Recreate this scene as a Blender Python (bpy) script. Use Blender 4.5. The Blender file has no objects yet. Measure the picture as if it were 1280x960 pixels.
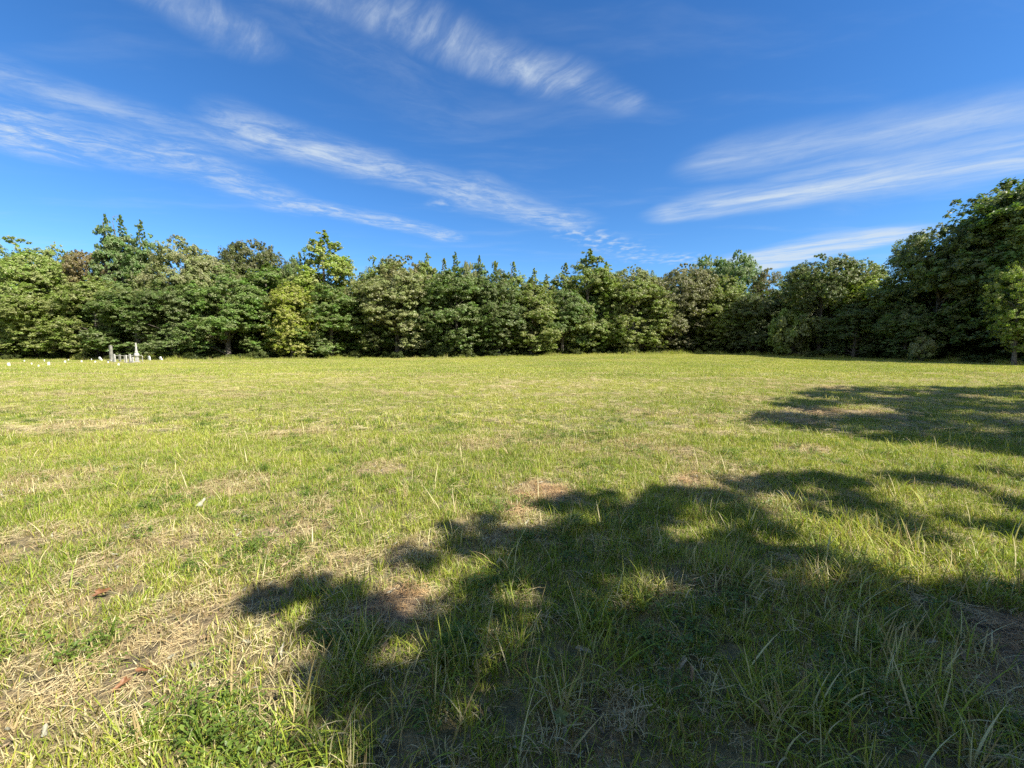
import bpy, math, numpy as np
from mathutils import Vector, Matrix
R = math.radians
C = bpy.context.scene.collection
sc = bpy.context.scene

# ------------------------------------------------------------------ camera
CAM_H = 1.6
F = 500.0            # focal length in pixels of the 1280 px wide photograph
PITCH = math.atan(44 / F)
cam_d = bpy.data.cameras.new('camera')
cam = bpy.data.objects.new('camera', cam_d); C.objects.link(cam)
cam.location = (0, 0, CAM_H)
cam.rotation_euler = (R(90) - PITCH, 0, 0)
cam_d.sensor_width = 36; cam_d.lens = F / 1280 * 36
cam_d.clip_start = 0.05; cam_d.clip_end = 5000
sc.camera = cam

# ------------------------------------------------------------------ light
SUN_AZ, SUN_EL = R(122), R(44)       # azimuth clockwise from the view direction (+Y)
sun_dir = np.array([math.sin(SUN_AZ) * math.cos(SUN_EL), math.cos(SUN_AZ) * math.cos(SUN_EL), math.sin(SUN_EL)])
sl = bpy.data.lights.new('sun', 'SUN'); sl.energy = 5.0; sl.angle = R(0.55); sl.color = (1.0, 0.93, 0.82)
so = bpy.data.objects.new('sun', sl); C.objects.link(so)
so.rotation_euler = Vector(-sun_dir).to_track_quat('-Z', 'Y').to_euler()
so.location = (30, -10, 40)

sc.view_settings.view_transform = 'Standard'
sc.view_settings.look = 'None'
sc.view_settings.exposure = 1.26
sc.view_settings.gamma = 1
cy = sc.cycles
cy.max_bounces = 6; cy.diffuse_bounces = 3; cy.glossy_bounces = 2; cy.transmission_bounces = 4
cy.transparent_max_bounces = 4; cy.caustics_reflective = False; cy.caustics_refractive = False
cy.use_denoising = False
cy.use_adaptive_sampling = True; cy.adaptive_threshold = 0.012
sc.render.threads_mode = 'AUTO'

# ---- node helpers
class NT:
    def __init__(s, tree): s.t = tree; s.n = tree.nodes; s.l = tree.links
    def new(s, t, **k):
        n = s.n.new(t)
        for a, b in k.items(): setattr(n, a, b)
        return n
    def put(s, sock, v):
        if v is None: return
        if isinstance(v, bpy.types.NodeSocket): s.l.new(v, sock)
        else: sock.default_value = v
    def m(s, op, a, b=None, c=None, clamp=False):
        n = s.new('ShaderNodeMath', operation=op, use_clamp=clamp)
        for i, v in enumerate((a, b, c)): s.put(n.inputs[i], v)
        return n.outputs[0]
    def vm(s, op, a, b=None, out=0, scale=None):
        n = s.new('ShaderNodeVectorMath', operation=op)
        s.put(n.inputs[0], a)
        if b is not None: s.put(n.inputs[1], b)
        if scale is not None: s.put(n.inputs[3], scale)
        return n.outputs[out]
    def mix(s, f, a, b, blend='MIX'):
        n = s.new('ShaderNodeMix', data_type='RGBA', blend_type=blend)
        s.put(n.inputs[0], f); s.put(n.inputs[6], a); s.put(n.inputs[7], b)
        return n.outputs[2]
    def sm(s, v, a, b, lo=0.0, hi=1.0):
        n = s.new('ShaderNodeMapRange', interpolation_type='SMOOTHSTEP')
        s.put(n.inputs[0], v)
        for i, x in zip((1, 2, 3, 4), (a, b, lo, hi)): s.put(n.inputs[i], x)
        return n.outputs[0]
    def noise(s, vec, scale, detail=4, rough=0.55, dist=0.0, out=0, lac=2.0):
        n = s.new('ShaderNodeTexNoise')
        s.put(n.inputs['Vector'], vec); n.inputs['Scale'].default_value = scale
        n.inputs['Detail'].default_value = detail; n.inputs['Roughness'].default_value = rough
        n.inputs['Distortion'].default_value = dist; n.inputs['Lacunarity'].default_value = lac
        return n.outputs[out]
    def mapping(s, vec, loc=(0, 0, 0), rot=(0, 0, 0), scale=(1, 1, 1)):
        n = s.new('ShaderNodeMapping'); s.put(n.inputs[0], vec)
        n.inputs[1].default_value = loc; n.inputs[2].default_value = rot; n.inputs[3].default_value = scale
        return n.outputs[0]

def _aniso(s, vec, deg, sx, sy): return s.mapping(s.mapping(vec, rot=(0, 0, -math.radians(deg))), scale=(sx, sy, 1))
NT.aniso = _aniso

# ------------------------------------------------------------------ world: sky with a sheet of cirrus
w = bpy.data.worlds.new('World'); sc.world = w; w.use_nodes = True
T = NT(w.node_tree); T.n.clear()
wo = T.new('ShaderNodeOutputWorld'); bg = T.new('ShaderNodeBackground')
SKY_STRENGTH = 0.066
bg.inputs[1].default_value = SKY_STRENGTH
T.l.new(bg.outputs[0], wo.inputs[0])
sky = T.new('ShaderNodeTexSky', sky_type='NISHITA')
sky.sun_disc = False; sky.sun_elevation = SUN_EL; sky.sun_rotation = SUN_AZ
sky.altitude = 150; sky.air_density = 1.0; sky.dust_density = 0.15; sky.ozone_density = 2.0
hs = T.new('ShaderNodeHueSaturation'); T.l.new(sky.outputs[0], hs.inputs['Color'])
hs.inputs['Saturation'].default_value = 1.25; hs.inputs['Hue'].default_value = 0.5
sky_col = T.mix(1.0, hs.outputs[0], (0.74, 0.98, 1.22, 1), 'MULTIPLY')
tc = T.new('ShaderNodeTexCoord')
d = tc.outputs['Generated']
sp = T.new('ShaderNodeSeparateXYZ'); T.l.new(d, sp.inputs[0])
zc = T.m('MAXIMUM', sp.outputs[2], 0.02)
cb = T.new('ShaderNodeCombineXYZ')
T.l.new(T.m('DIVIDE', sp.outputs[0], zc), cb.inputs[0]); T.l.new(T.m('DIVIDE', sp.outputs[1], zc), cb.inputs[1])
P = cb.outputs[0]                                     # where the view ray meets the cloud sheet
warp = T.noise(P, 1.3, 3, 0.5, out=1)
Pw = T.vm('ADD', P, T.vm('SCALE', T.vm('SUBTRACT', warp, (0.5, 0.5, 0.5)), scale=0.30))
def cloud_pt(px, y): return ((px - 640) / (436 - y), F / (436 - y), 0)
def seg(a, b, wd, amp, pos):
    a = Vector(cloud_pt(*a)); b = Vector(cloud_pt(*b)); ba = b - a
    pa = T.vm('SUBTRACT', pos, a)
    t = T.m('DIVIDE', T.vm('DOT_PRODUCT', pa, ba, out=1), ba.dot(ba), clamp=True)
    q = T.vm('SUBTRACT', pa, T.vm('SCALE', ba, scale=t))
    dist = T.vm('LENGTH', q, out=1)
    return T.sm(dist, wd * 1.15, 0.0, 0, amp)
def union(l):
    r = l[0]
    for x in l[1:]: r = T.m('MAXIMUM', r, x)
    return r
A_ = union([seg((170, -10), (330, 80), .14, .55, Pw), seg((300, -25), (500, 55), .15, .7, Pw), seg((480, 50), (640, 102), .13, .85, Pw),
            seg((630, 100), (700, 123), .14, .85, Pw), seg((690, 120), (770, 150), .12, .5, Pw)])
B_ = union([seg((-150, 60), (60, 120), .2, .5, Pw), seg((0, 105), (190, 165), .2, .5, Pw), seg((180, 160), (330, 200), .2, .5, Pw), seg((330, 180), (480, 222), .26, .9, Pw),
            seg((480, 222), (600, 255), .24, .75, Pw), seg((590, 250), (710, 285), .30, .8, Pw), seg((380, 30), (560, 150), .3, .1, Pw)])
C_ = union([seg((-120, 150), (40, 185), .3, .95, Pw), seg((20, 165), (240, 215), .32, .85, Pw), seg((230, 205), (370, 262), .3, .75, Pw),
            seg((400, 265), (560, 300), .22, .9, Pw)])
D_ = union([seg((836, 274), (950, 255), .26, 1.0, Pw), seg((900, 262), (1280, 205), .4, .95, Pw), seg((1250, 208), (1600, 150), .5, .8, Pw),
            seg((900, 215), (1320, 140), .3, .6, Pw), seg((1000, 235), (1400, 165), .4, .6, Pw),
            seg((900, 345), (1075, 303), .5, 1.4, Pw), seg((940, 325), (1040, 307), .5, 1.3, Pw)])
E_ = union([seg((715, 296), (790, 318), .26, .95, Pw), seg((790, 325), (880, 330), .35, .85, Pw), seg((560, 262), (590, 262), .16, .6, Pw)])
# texture of each family: streaks across, streaks along, ripples
ang = math.radians(-68)
nA = T.noise(T.aniso(Pw, -50, 1.1, 4.6), 2.8, 7, 0.66, .35)
nA2 = T.noise(Pw, 4.0, 5, 0.6)
nF = T.sm(T.noise(Pw, 9.0, 6, 0.68, .4), .26, .64, .58, 1.0); nG = T.sm(T.noise(Pw, 1.9, 3, .5), .3, .65, .62, 1.0)
nB = T.noise(T.aniso(Pw, 22, 1.5, 3.4), 2.6, 8, 0.68, 0.45)
nC = T.noise(T.aniso(Pw, 25, 1.6, 3.2), 3.0, 8, 0.70, 0.45)
nD = T.noise(T.aniso(Pw, -34, .75, 3.6), 1.5, 8, 0.64, 0.35)
nE = T.noise(T.mapping(P, rot=(0, 0, math.radians(20)), scale=(5, 4, 1)), 2.0, 3, 0.5)
def den(mask, n, lo, hi): return T.m('MULTIPLY', mask, T.sm(n, lo, hi))
dA = T.m('MULTIPLY', T.m('MULTIPLY', den(A_, nA, .28, .80), T.sm(nA2, .25, .62, .45, 1.0)), T.m('MULTIPLY', nF, .9))
dB = T.m('MULTIPLY', T.m('MULTIPLY', den(B_, nB, .32, .70), nF), nG); dC = T.m('MULTIPLY', T.m('MULTIPLY', den(C_, nC, .38, .70), nF), nG)
dD = T.m('MULTIPLY', den(D_, nD, .20, .82), T.sm(nF, .45, 1, .72, 1.0)); dE = T.m('MULTIPLY', den(E_, nE, .42, .78), T.sm(nF, .45, 1, .5, .9))
nK = T.noise(T.aniso(P, 15, 1.6, 2.6), 4.2, 5, .62, .5)
knots = T.m('MULTIPLY', T.m('MULTIPLY', T.m('MAXIMUM', B_, C_), T.sm(nK, .50, .76)), .5)
veil = T.m('MULTIPLY', union([A_, B_, C_, D_]), 0.13)
thin = T.m('MULTIPLY', T.sm(T.noise(T.mapping(Pw, rot=(0, 0, -.4), scale=(.5, 1.6, 1)), 1.2, 6, .6), .5, .9), .22)
dens = T.m('ADD', T.m('ADD', union([dA, dB, dC, dD, dE, knots]), veil), thin)
dens = T.m('MULTIPLY', dens, T.sm(sp.outputs[2], 0.02, 0.16))
# unseen white cirrus added behind the camera to brighten and neutralise the shade
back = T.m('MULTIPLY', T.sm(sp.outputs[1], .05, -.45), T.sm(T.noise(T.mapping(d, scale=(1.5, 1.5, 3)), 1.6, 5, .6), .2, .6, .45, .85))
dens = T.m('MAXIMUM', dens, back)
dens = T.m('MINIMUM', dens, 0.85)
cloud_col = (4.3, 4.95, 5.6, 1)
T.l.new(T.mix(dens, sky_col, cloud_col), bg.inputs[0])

# ------------------------------------------------------------------ numpy helpers
def vnoise(x, y, s, seed=0, octs=3):
    x = np.asarray(x, float) / s; y = np.asarray(y, float) / s
    out = np.zeros_like(x); amp = 1.0; tot = 0.0
    for o in range(octs):
        g = np.random.default_rng(seed * 31 + o).random((256, 256))
        xx = x * 2 ** o + 37.3 * o; yy = y * 2 ** o + 11.7 * o
        xi = np.floor(xx).astype(int); yi = np.floor(yy).astype(int)
        fx = xx - xi; fy = yy - yi; fx = fx * fx * (3 - 2 * fx); fy = fy * fy * (3 - 2 * fy)
        a = g[xi % 256, yi % 256]; b = g[(xi + 1) % 256, yi % 256]; c = g[xi % 256, (yi + 1) % 256]; e = g[(xi + 1) % 256, (yi + 1) % 256]
        out += amp * ((a * (1 - fx) + b * fx) * (1 - fy) + (c * (1 - fx) + e * fx) * fy)
        tot += amp; amp *= 0.5
    return out / tot
def sstep(a, b, v):
    t = np.clip((v - a) / (b - a), 0, 1); return t * t * (3 - 2 * t)

def ground_z(x, y):
    x = np.asarray(x, float); y = np.asarray(y, float)
    z = 0.66 * sstep(28, 78, y) * np.exp(-((x - 30) / 24) ** 2)
    z = z + 0.20 * sstep(40, 70, y) * np.exp(-((x - 2) / 18) ** 2)
    z = z + (vnoise(x, y, 9.0, 5, 2) - 0.5) * 0.10 * sstep(3, 14, np.hypot(x, y))
    z = z + (vnoise(x, y, 1.3, 6, 2) - 0.5) * 0.05
    return z

# bare or straw covered patches: (x, y, radius, strength)
PATCH = [(0.30, 4.4, .55, .9), (.05, 3.85, .3, .8), (-.70, 2.35, .33, 1.0), (-.85, 3.0, .35, .6), (2.2, 4.75, .4, .9), (2.9, 2.05, .4, .9), (.35, 1.55, .3, .6),
         (-1.1, 1.85, .25, .5), (-.2, 3.2, .3, .5), (-2.8, 2.5, .4, .5), (-3.3, 4.6, .6, .6), (-1.9, 3.4, .35, .55), (-3.9, 3.3, .4, .5), (1.2, 2.5, .35, .45), (-5.6, 4.7, .8, .55),
         (-1.8, 5.2, .5, .6), (2.6, 3.9, .35, .5), (-4, 7.5, .8, .6), (-9, 8.2, 1.3, .6), (-.5, 6.3, .5, .5), (4.6, 6.2, .5, .6), (3.6, 7.6, .7, .5), (-2, 3.9, .3, .5),
         (-.3, 1.3, .35, .5), (1.9, 1.2, .4, .5), (2.55, 1.75, .4, .8)]
def dryness(x, y):
    x = np.asarray(x, float); y = np.asarray(y, float)
    r = np.hypot(x, y)
    v = vnoise(x, y, 1.1, 11, 3) * .55 + vnoise(x, y, 4.5, 12, 3) * .45
    dr = .80 * sstep(.50, .78, v + .02 * sstep(6, 1.5, r))
    dr = dr * (1 - .55 * sstep(12, 30, y))
    dr = dr * (1 - .7 * sstep(-.6, .8, x) * sstep(5, 3.8, y))
    for (a, b, c, s) in PATCH:
        q = np.hypot(x - a, (y - b) * 1.2) / c + (vnoise(x, y, .25, 21, 2) - .5) * .8
        dr = np.maximum(dr, s * sstep(1.15, .45, q))
    # old mown track and straw lines far out in the field
    t1 = np.exp(-((y - (44.5 + .02 * x)) / .9) ** 2) * sstep(-17, -26, x)
    t2 = np.exp(-((y - (49 + .05 * x)) / .7) ** 2) * sstep(1, 3, x) * sstep(22, 14, x)
    t3 = np.exp(-((y - (57 + .0 * x)) / 1.3) ** 2) * sstep(-22, -16, x) * sstep(-2, -8, x) * .7
    dr = np.maximum(dr, np.maximum(t1, np.maximum(t2, t3)) * (.6 + .6 * vnoise(x, y, 2.2, 13, 2)))
    # mown swath edges
    dr = np.maximum(dr, .45 * sstep(.8, .98, np.sin(y * .9 + 1.2 * vnoise(x, y, 12, 15, 2) * 6)) * sstep(8, 14, y) * vnoise(x, y, 3, 17, 2))
    return np.clip(dr, 0, 1)

def fast_mesh(name, verts, faces_flat, loop_n, attrs=None, smooth=False):
    """faces_flat: flat loop vertex ids; loop_n: number of corners per face (array)"""
    me = bpy.data.meshes.new(name)
    me.vertices.add(len(verts)); me.vertices.foreach_set('co', np.ascontiguousarray(verts, np.float32).ravel())
    me.loops.add(len(faces_flat)); me.loops.foreach_set('vertex_index', np.ascontiguousarray(faces_flat, np.int32))
    loop_n = np.asarray(loop_n, np.int32)
    me.polygons.add(len(loop_n))
    st = np.zeros(len(loop_n), np.int32); st[1:] = np.cumsum(loop_n)[:-1]
    me.polygons.foreach_set('loop_start', st); me.polygons.foreach_set('loop_total', loop_n)
    me.polygons.foreach_set('use_smooth', np.full(len(loop_n), smooth))
    for k, (dom, ty, arr) in (attrs or {}).items():
        a = me.attributes.new(k, ty, dom)
        a.data.foreach_set('vector' if ty == 'FLOAT_VECTOR' else 'value', np.ascontiguousarray(arr).ravel())
    me.update(calc_edges=True); me.validate()
    return me

def tag(o, label=None, cat=None, group=None, kind=None):
    if label: o['label'] = label
    if cat: o['category'] = cat
    if group: o['group'] = group
    if kind: o['kind'] = kind
    return o
def link(name, me, mat=None, parent=None, loc=None):
    o = bpy.data.objects.new(name, me); C.objects.link(o)
    if mat is not None and me is not None and not me.materials: me.materials.append(mat)
    if parent is not None: o.parent = parent
    if loc is not None: o.location = loc
    return o
def empty(name, loc, rz=0):
    o = bpy.data.objects.new(name, None); C.objects.link(o); o.location = loc; o.rotation_euler = (0, 0, rz); o.empty_display_size = .3
    return o

# ------------------------------------------------------------------ materials
def material(name):
    m = bpy.data.materials.new(name); m.use_nodes = True
    t = NT(m.node_tree); t.n.clear(); out = t.new('ShaderNodeOutputMaterial'); return m, t, out
def leafy(t, out, col, transl_col, tr=0.35, gloss=0.25, rough=0.5):
    p = t.new('ShaderNodeBsdfPrincipled'); t.put(p.inputs['Base Color'], col); p.inputs['Roughness'].default_value = rough
    p.inputs['Specular IOR Level'].default_value = gloss
    tl = t.new('ShaderNodeBsdfTranslucent'); t.put(tl.inputs[0], transl_col)
    mx = t.new('ShaderNodeMixShader'); mx.inputs[0].default_value = tr
    t.l.new(p.outputs[0], mx.inputs[1]); t.l.new(tl.outputs[0], mx.inputs[2]); t.l.new(mx.outputs[0], out.inputs[0])
def attr(t, name, ty='GEOMETRY', out='Fac'):
    return t.new('ShaderNodeAttribute', attribute_name=name, attribute_type=ty).outputs[out]

def mat_tree_leaf():
    m, t, out = material('tree_leaves')
    oi = t.new('ShaderNodeObjectInfo')
    c = attr(t, 'tint'); k = attr(t, 'clump')
    base = oi.outputs['Color']
    hv = t.new('ShaderNodeHueSaturation'); t.l.new(base, hv.inputs['Color'])
    t.l.new(t.m('MULTIPLY_ADD', k, 0.05, 0.475), hv.inputs['Hue'])
    t.l.new(t.m('MULTIPLY_ADD', c, 0.9, 1.25), hv.inputs['Value'])
    t.l.new(t.m('MULTIPLY_ADD', k, 0.35, 0.8), hv.inputs['Saturation'])
    col = hv.outputs[0]
    tcol = t.mix(1.0, col, (1.15, 1.25, 0.5, 1), 'MULTIPLY')
    leafy(t, out, col, tcol, 0.36, 0.5, 0.5)
    return m
def mat_bark():
    m, t, out = material('bark')
    g = t.new('ShaderNodeTexCoord').outputs['Object']
    n = t.noise(t.mapping(g, scale=(6, 6, 1.2)), 2.0, 6, .65)
    col = t.mix(t.sm(n, .3, .7), (.055, .043, .032, 1), (.20, .175, .145, 1))
    p = t.new('ShaderNodeBsdfPrincipled'); t.put(p.inputs['Base Color'], col); p.inputs['Roughness'].default_value = .9
    b = t.new('ShaderNodeBump'); b.inputs['Strength'].default_value = .6; b.inputs['Distance'].default_value = .04; t.l.new(n, b.inputs['Height'])
    t.l.new(b.outputs[0], p.inputs['Normal']); t.l.new(p.outputs[0], out.inputs[0])
    return m
def ramp(t, fac, stops):
    n = t.new('ShaderNodeValToRGB'); t.put(n.inputs[0], fac)
    e = n.color_ramp.elements
    while len(e) < len(stops): e.new(0.5)
    for i, (p, c) in enumerate(stops): e[i].position = p; e[i].color = (*c, 1)
    return n.outputs[0]
GREEN = [(0.0, (.10, .17, .02)), (.3, (.20, .285, .030)), (.62, (.32, .375, .045)), (.85, (.42, .44, .07)), (1.0, (.52, .49, .13))]
STRAW = [(0.0, (.24, .165, .075)), (.35, (.44, .345, .175)), (.7, (.58, .50, .27)), (1.0, (.68, .62, .38))]
def mat_grass():
    m, t, out = material('grass_blades')
    c = attr(t, 'tint'); dry = attr(t, 'dry', 'INSTANCER'); hue = attr(t, 'hue', 'INSTANCER')
    f = t.m('ADD', t.m('MULTIPLY', c, .55), t.m('MULTIPLY', hue, .50))
    g = ramp(t, f, GREEN); s = ramp(t, c, STRAW)
    # some blades of a tuft have dried out, more of them where the field is dry
    isdry = t.sm(t.m('SUBTRACT', t.m('MULTIPLY_ADD', dry, .80, .20), attr(t, 'dead')), -.14, .06)
    col = t.mix(isdry, g, s)
    tcol = t.mix(1.0, col, (1.2, 1.25, .6, 1), 'MULTIPLY')
    leafy(t, out, col, tcol, .34, .3, .5)
    return m
def mat_straw():
    m, t, out = material('dry_grass_stems')
    c = attr(t, 'tint'); h = attr(t, 'hue', 'INSTANCER')
    col = ramp(t, t.m('ADD', t.m('MULTIPLY', c, .65), t.m('MULTIPLY', h, .35)), STRAW)
    col = t.mix(t.sm(attr(t, 'dry', 'INSTANCER'), .6, .9), col, t.mix(1.0, col, (1.0, .80, .72, 1), 'MULTIPLY'))
    leafy(t, out, col, col, .2, .25, .55); return m
def mat_weed():
    m, t, out = material('weed_leaves')
    c = attr(t, 'tint'); h = attr(t, 'hue', 'INSTANCER')
    col = ramp(t, t.m('ADD', t.m('MULTIPLY', c, .6), t.m('MULTIPLY', h, .4)), [(0, (.07, .12, .02)), (.5, (.13, .20, .032)), (1, (.23, .30, .05))])
    leafy(t, out, col, t.mix(1.0, col, (1.1, 1.3, .5, 1), 'MULTIPLY'), .33, .35, .45); return m
def mat_ground():
    m, t, out = material('field_soil')
    g = t.new('ShaderNodeNewGeometry').outputs['Position']
    dry = attr(t, 'dry')
    n1 = t.noise(g, 9, 6, .65); n2 = t.noise(g, 60, 5, .7); n3 = t.noise(t.mapping(g, scale=(1, 1, 1)), 1.1, 4, .55)
    straw = t.mix(t.sm(n2, .32, .68), (.16, .10, .05, 1), (.42, .30, .165, 1))
    soil = t.mix(t.sm(n2, .3, .7), (.035, .026, .018, 1), (.13, .095, .065, 1))
    green = t.mix(t.sm(n1, .3, .7), (.07, .09, .02, 1), (.15, .17, .045, 1))
    base = t.mix(t.sm(n1, .35, .6), soil, straw)
    base = t.mix(t.m('MULTIPLY', t.m('SUBTRACT', 1.0, dry), .55), base, green)
    pos = t.new('ShaderNodeSeparateXYZ'); t.l.new(g, pos.inputs[0])
    far = t.sm(pos.outputs[1], 8, 35)
    farc = t.mix(t.sm(n3, .3, .7), (.17, .21, .035, 1), (.24, .26, .06, 1))
    farc = t.mix(t.m('MULTIPLY', dry, .8), farc, (.40, .31, .15, 1))
    base = t.mix(t.m('MULTIPLY', far, .85), base, farc)
    # leaf litter on the floor of the wood
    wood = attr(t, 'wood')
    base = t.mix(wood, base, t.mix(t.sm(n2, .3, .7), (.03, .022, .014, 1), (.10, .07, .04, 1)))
    p = t.new('ShaderNodeBsdfPrincipled'); t.put(p.inputs['Base Color'], base); p.inputs['Roughness'].default_value = .95
    b = t.new('ShaderNodeBump'); b.inputs['Strength'].default_value = .9; b.inputs['Distance'].default_value = .02; t.l.new(n2, b.inputs['Height'])
    t.l.new(b.outputs[0], p.inputs['Normal']); t.l.new(p.outputs[0], out.inputs[0])
    return m
def mat_stone(name, a, b):
    m, t, out = material(name)
    g = t.new('ShaderNodeTexCoord').outputs['Object']
    n = t.noise(g, 5, 6, .65)
    col = t.mix(t.sm(n, .3, .72), a, b)
    p = t.new('ShaderNodeBsdfPrincipled'); t.put(p.inputs['Base Color'], col); p.inputs['Roughness'].default_value = .75
    bb = t.new('ShaderNodeBump'); bb.inputs['Strength'].default_value = .3; bb.inputs['Distance'].default_value = .01; t.l.new(n, bb.inputs['Height'])
    t.l.new(bb.outputs[0], p.inputs['Normal']); t.l.new(p.outputs[0], out.inputs[0])
    return m
def mat_fallen(name, a, b):
    m, t, out = material(name)
    g = t.new('ShaderNodeTexCoord').outputs['Object']
    n = t.noise(g, 40, 5, .6)
    col = t.mix(t.sm(n, .3, .7), a, b)
    leafy(t, out, col, col, .2, .3, .5); return m
M_LEAF, M_BARK, M_GRASS, M_STRAW, M_WEED, M_SOIL = mat_tree_leaf(), mat_bark(), mat_grass(), mat_straw(), mat_weed(), mat_ground()
M_MARBLE = mat_stone('weathered_marble', (.24, .235, .21, 1), (.50, .49, .45, 1))
M_GRANITE = mat_stone('grey_granite', (.13, .13, .105, 1), (.27, .26, .22, 1))
M_WHITE = mat_stone('bleached_white_stone', (.55, .55, .53, 1), (.80, .80, .78, 1))
M_PAINT = mat_stone('chipped_white_paint', (.20, .19, .165, 1), (.38, .37, .33, 1))

# ------------------------------------------------------------------ the wood's edge (depth in metres against place in the view)
EDGE = [(-700, 46), (-300, 50), (0, 56), (120, 57), (200, 55), (240, 52.5), (320, 58), (450, 64), (560, 62), (640, 64), (700, 68), (800, 70), (880, 74), (960, 64),
        (1100, 51), (1200, 43.5), (1280, 39), (1400, 34), (1700, 27)]
def edge_depth(px): return float(np.interp(px, [a for a, b in EDGE], [b for a, b in EDGE]))
def pos(px, dep): return ((px - 640) / F * dep, dep)
def top_h(y, dep): return (436 - y) / F * dep + CAM_H

# ------------------------------------------------------------------ ground
def build_ground():
    u = np.linspace(-1, 1, 321); xs = np.sign(u) * (np.abs(u) * 14 + np.abs(u) ** 5 * 120 + np.abs(u) ** 14 * 2400)
    v = np.linspace(0, 1, 300); ys = -1.0 + v * 14 + v ** 4 * 100 + v ** 16 * 2400
    yb = -1.0 - (np.linspace(1, 0.02, 40) ** 3) * 900
    ys = np.concatenate([yb, ys])
    X, Y = np.meshgrid(xs, ys); Z = ground_z(X, Y)
    nx, ny = len(xs), len(ys)
    V = np.stack([X.ravel(), Y.ravel(), Z.ravel()], 1)
    i, j = np.meshgrid(np.arange(nx - 1), np.arange(ny - 1)); a = (j * nx + i).ravel()
    Fc = np.stack([a, a + 1, a + nx + 1, a + nx], 1).ravel()
    dr = dryness(X.ravel(), Y.ravel()).astype(np.float32)
    px = X / np.maximum(Y, 1) * F + 640
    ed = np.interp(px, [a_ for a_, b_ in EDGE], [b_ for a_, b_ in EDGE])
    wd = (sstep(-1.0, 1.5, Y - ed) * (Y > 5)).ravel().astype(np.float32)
    me = fast_mesh('field_ground', V, Fc, np.full(len(a), 4), {'dry': ('POINT', 'FLOAT', dr), 'wood': ('POINT', 'FLOAT', wd)}, True)
    o = link('field_ground', me, M_SOIL); tag(o, kind='structure')
build_ground()

# ------------------------------------------------------------------ trees
def tube_arrays(path, rad, sides=7):
    path = np.asarray(path, float); n = len(path); V = []
    for i in range(n):
        tdir = path[min(i + 1, n - 1)] - path[max(i - 1, 0)]; tdir /= np.linalg.norm(tdir) + 1e-9
        a = np.cross(tdir, [0.3, 1, 0.1]); a /= np.linalg.norm(a) + 1e-9; b = np.cross(tdir, a)
        th = np.arange(sides) / sides * 2 * np.pi
        V.append(path[i] + rad[i] * (np.cos(th)[:, None] * a + np.sin(th)[:, None] * b))
    V = np.concatenate(V); Fc = []
    for i in range(n - 1):
        for k in range(sides):
            k2 = (k + 1) % sides; Fc.append((i * sides + k, i * sides + k2, (i + 1) * sides + k2, (i + 1) * sides + k))
    return V, Fc
def wood_mesh(name, tubes):
    VV, FF, o = [], [], 0
    for p, r, s in tubes:
        v, f = tube_arrays(p, r, s); VV.append(v); FF += [tuple(a + o for a in q) for q in f]; o += len(v)
    return fast_mesh(name, np.concatenate(VV), np.array(FF).ravel(), np.full(len(FF), 4), None, True)

PROFILE = {
    'oval':    ([0, .08, .3, .55, .8, .93, 1], [.45, .78, 1.0, .95, .68, .40, .06]),
    'round':   ([0, .10, .3, .55, .8, .94, 1], [.40, .75, .95, 1.0, .85, .52, .10]),
    'pointed': ([0, .08, .3, .55, .8, .93, 1], [.55, .90, 1.0, .88, .60, .34, .08]),
    'spire':   ([0, .08, .3, .55, .8, .93, 1], [.55, .90, 1.0, .92, .70, .42, .10]),
    'airy':    ([0, .15, .35, .6, .85, .95, 1], [.25, .60, .9, 1.0, .75, .45, .08]),
    'bush':    ([0, .10, .3, .6, .85, 1], [.75, .95, 1.0, .85, .55, .10]),
}
def leaves_from_clumps(rng, cpos, crad, cnrm, per, size, flat=.5, up=.30, spread=.9, elong=1.7):
    """many small leaf faces spread through flattened clumps"""
    n = len(cpos); k = np.repeat(np.arange(n), per); N = len(k)
    dv = rng.normal(size=(N, 3)); dv /= np.linalg.norm(dv, axis=1)[:, None]
    rr = rng.random(N) ** .45
    off = dv * rr[:, None] * crad[k][:, None]; off[:, 2] *= (flat[k] if np.ndim(flat) else flat)
    off[:, 2] += -0.15 * crad[k] * (np.hypot(off[:, 0], off[:, 1]) / crad[k]) ** 2       # drooping rim
    c = cpos[k] + off
    nr = cnrm[k] * .62 + np.array([0, 0, up]) + dv * .25 + rng.normal(size=(N, 3)) * spread * .5
    nr /= np.linalg.norm(nr, axis=1)[:, None]
    a = rng.normal(size=(N, 3)); a -= (a * nr).sum(1)[:, None] * nr; a /= np.linalg.norm(a, axis=1)[:, None]
    b = np.cross(nr, a)
    s = size * (.6 + .8 * rng.random(N))
    L = (s * elong * .5)[:, None]; W = (s * .5)[:, None]
    V = np.stack([c - a * L, c + b * W - a * L * .1, c + a * L, c - b * W - a * L * .1], 1).reshape(-1, 3)
    tint = np.clip(rng.normal(.5, .22, N), 0, 1)
    return V, N, tint, k
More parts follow.
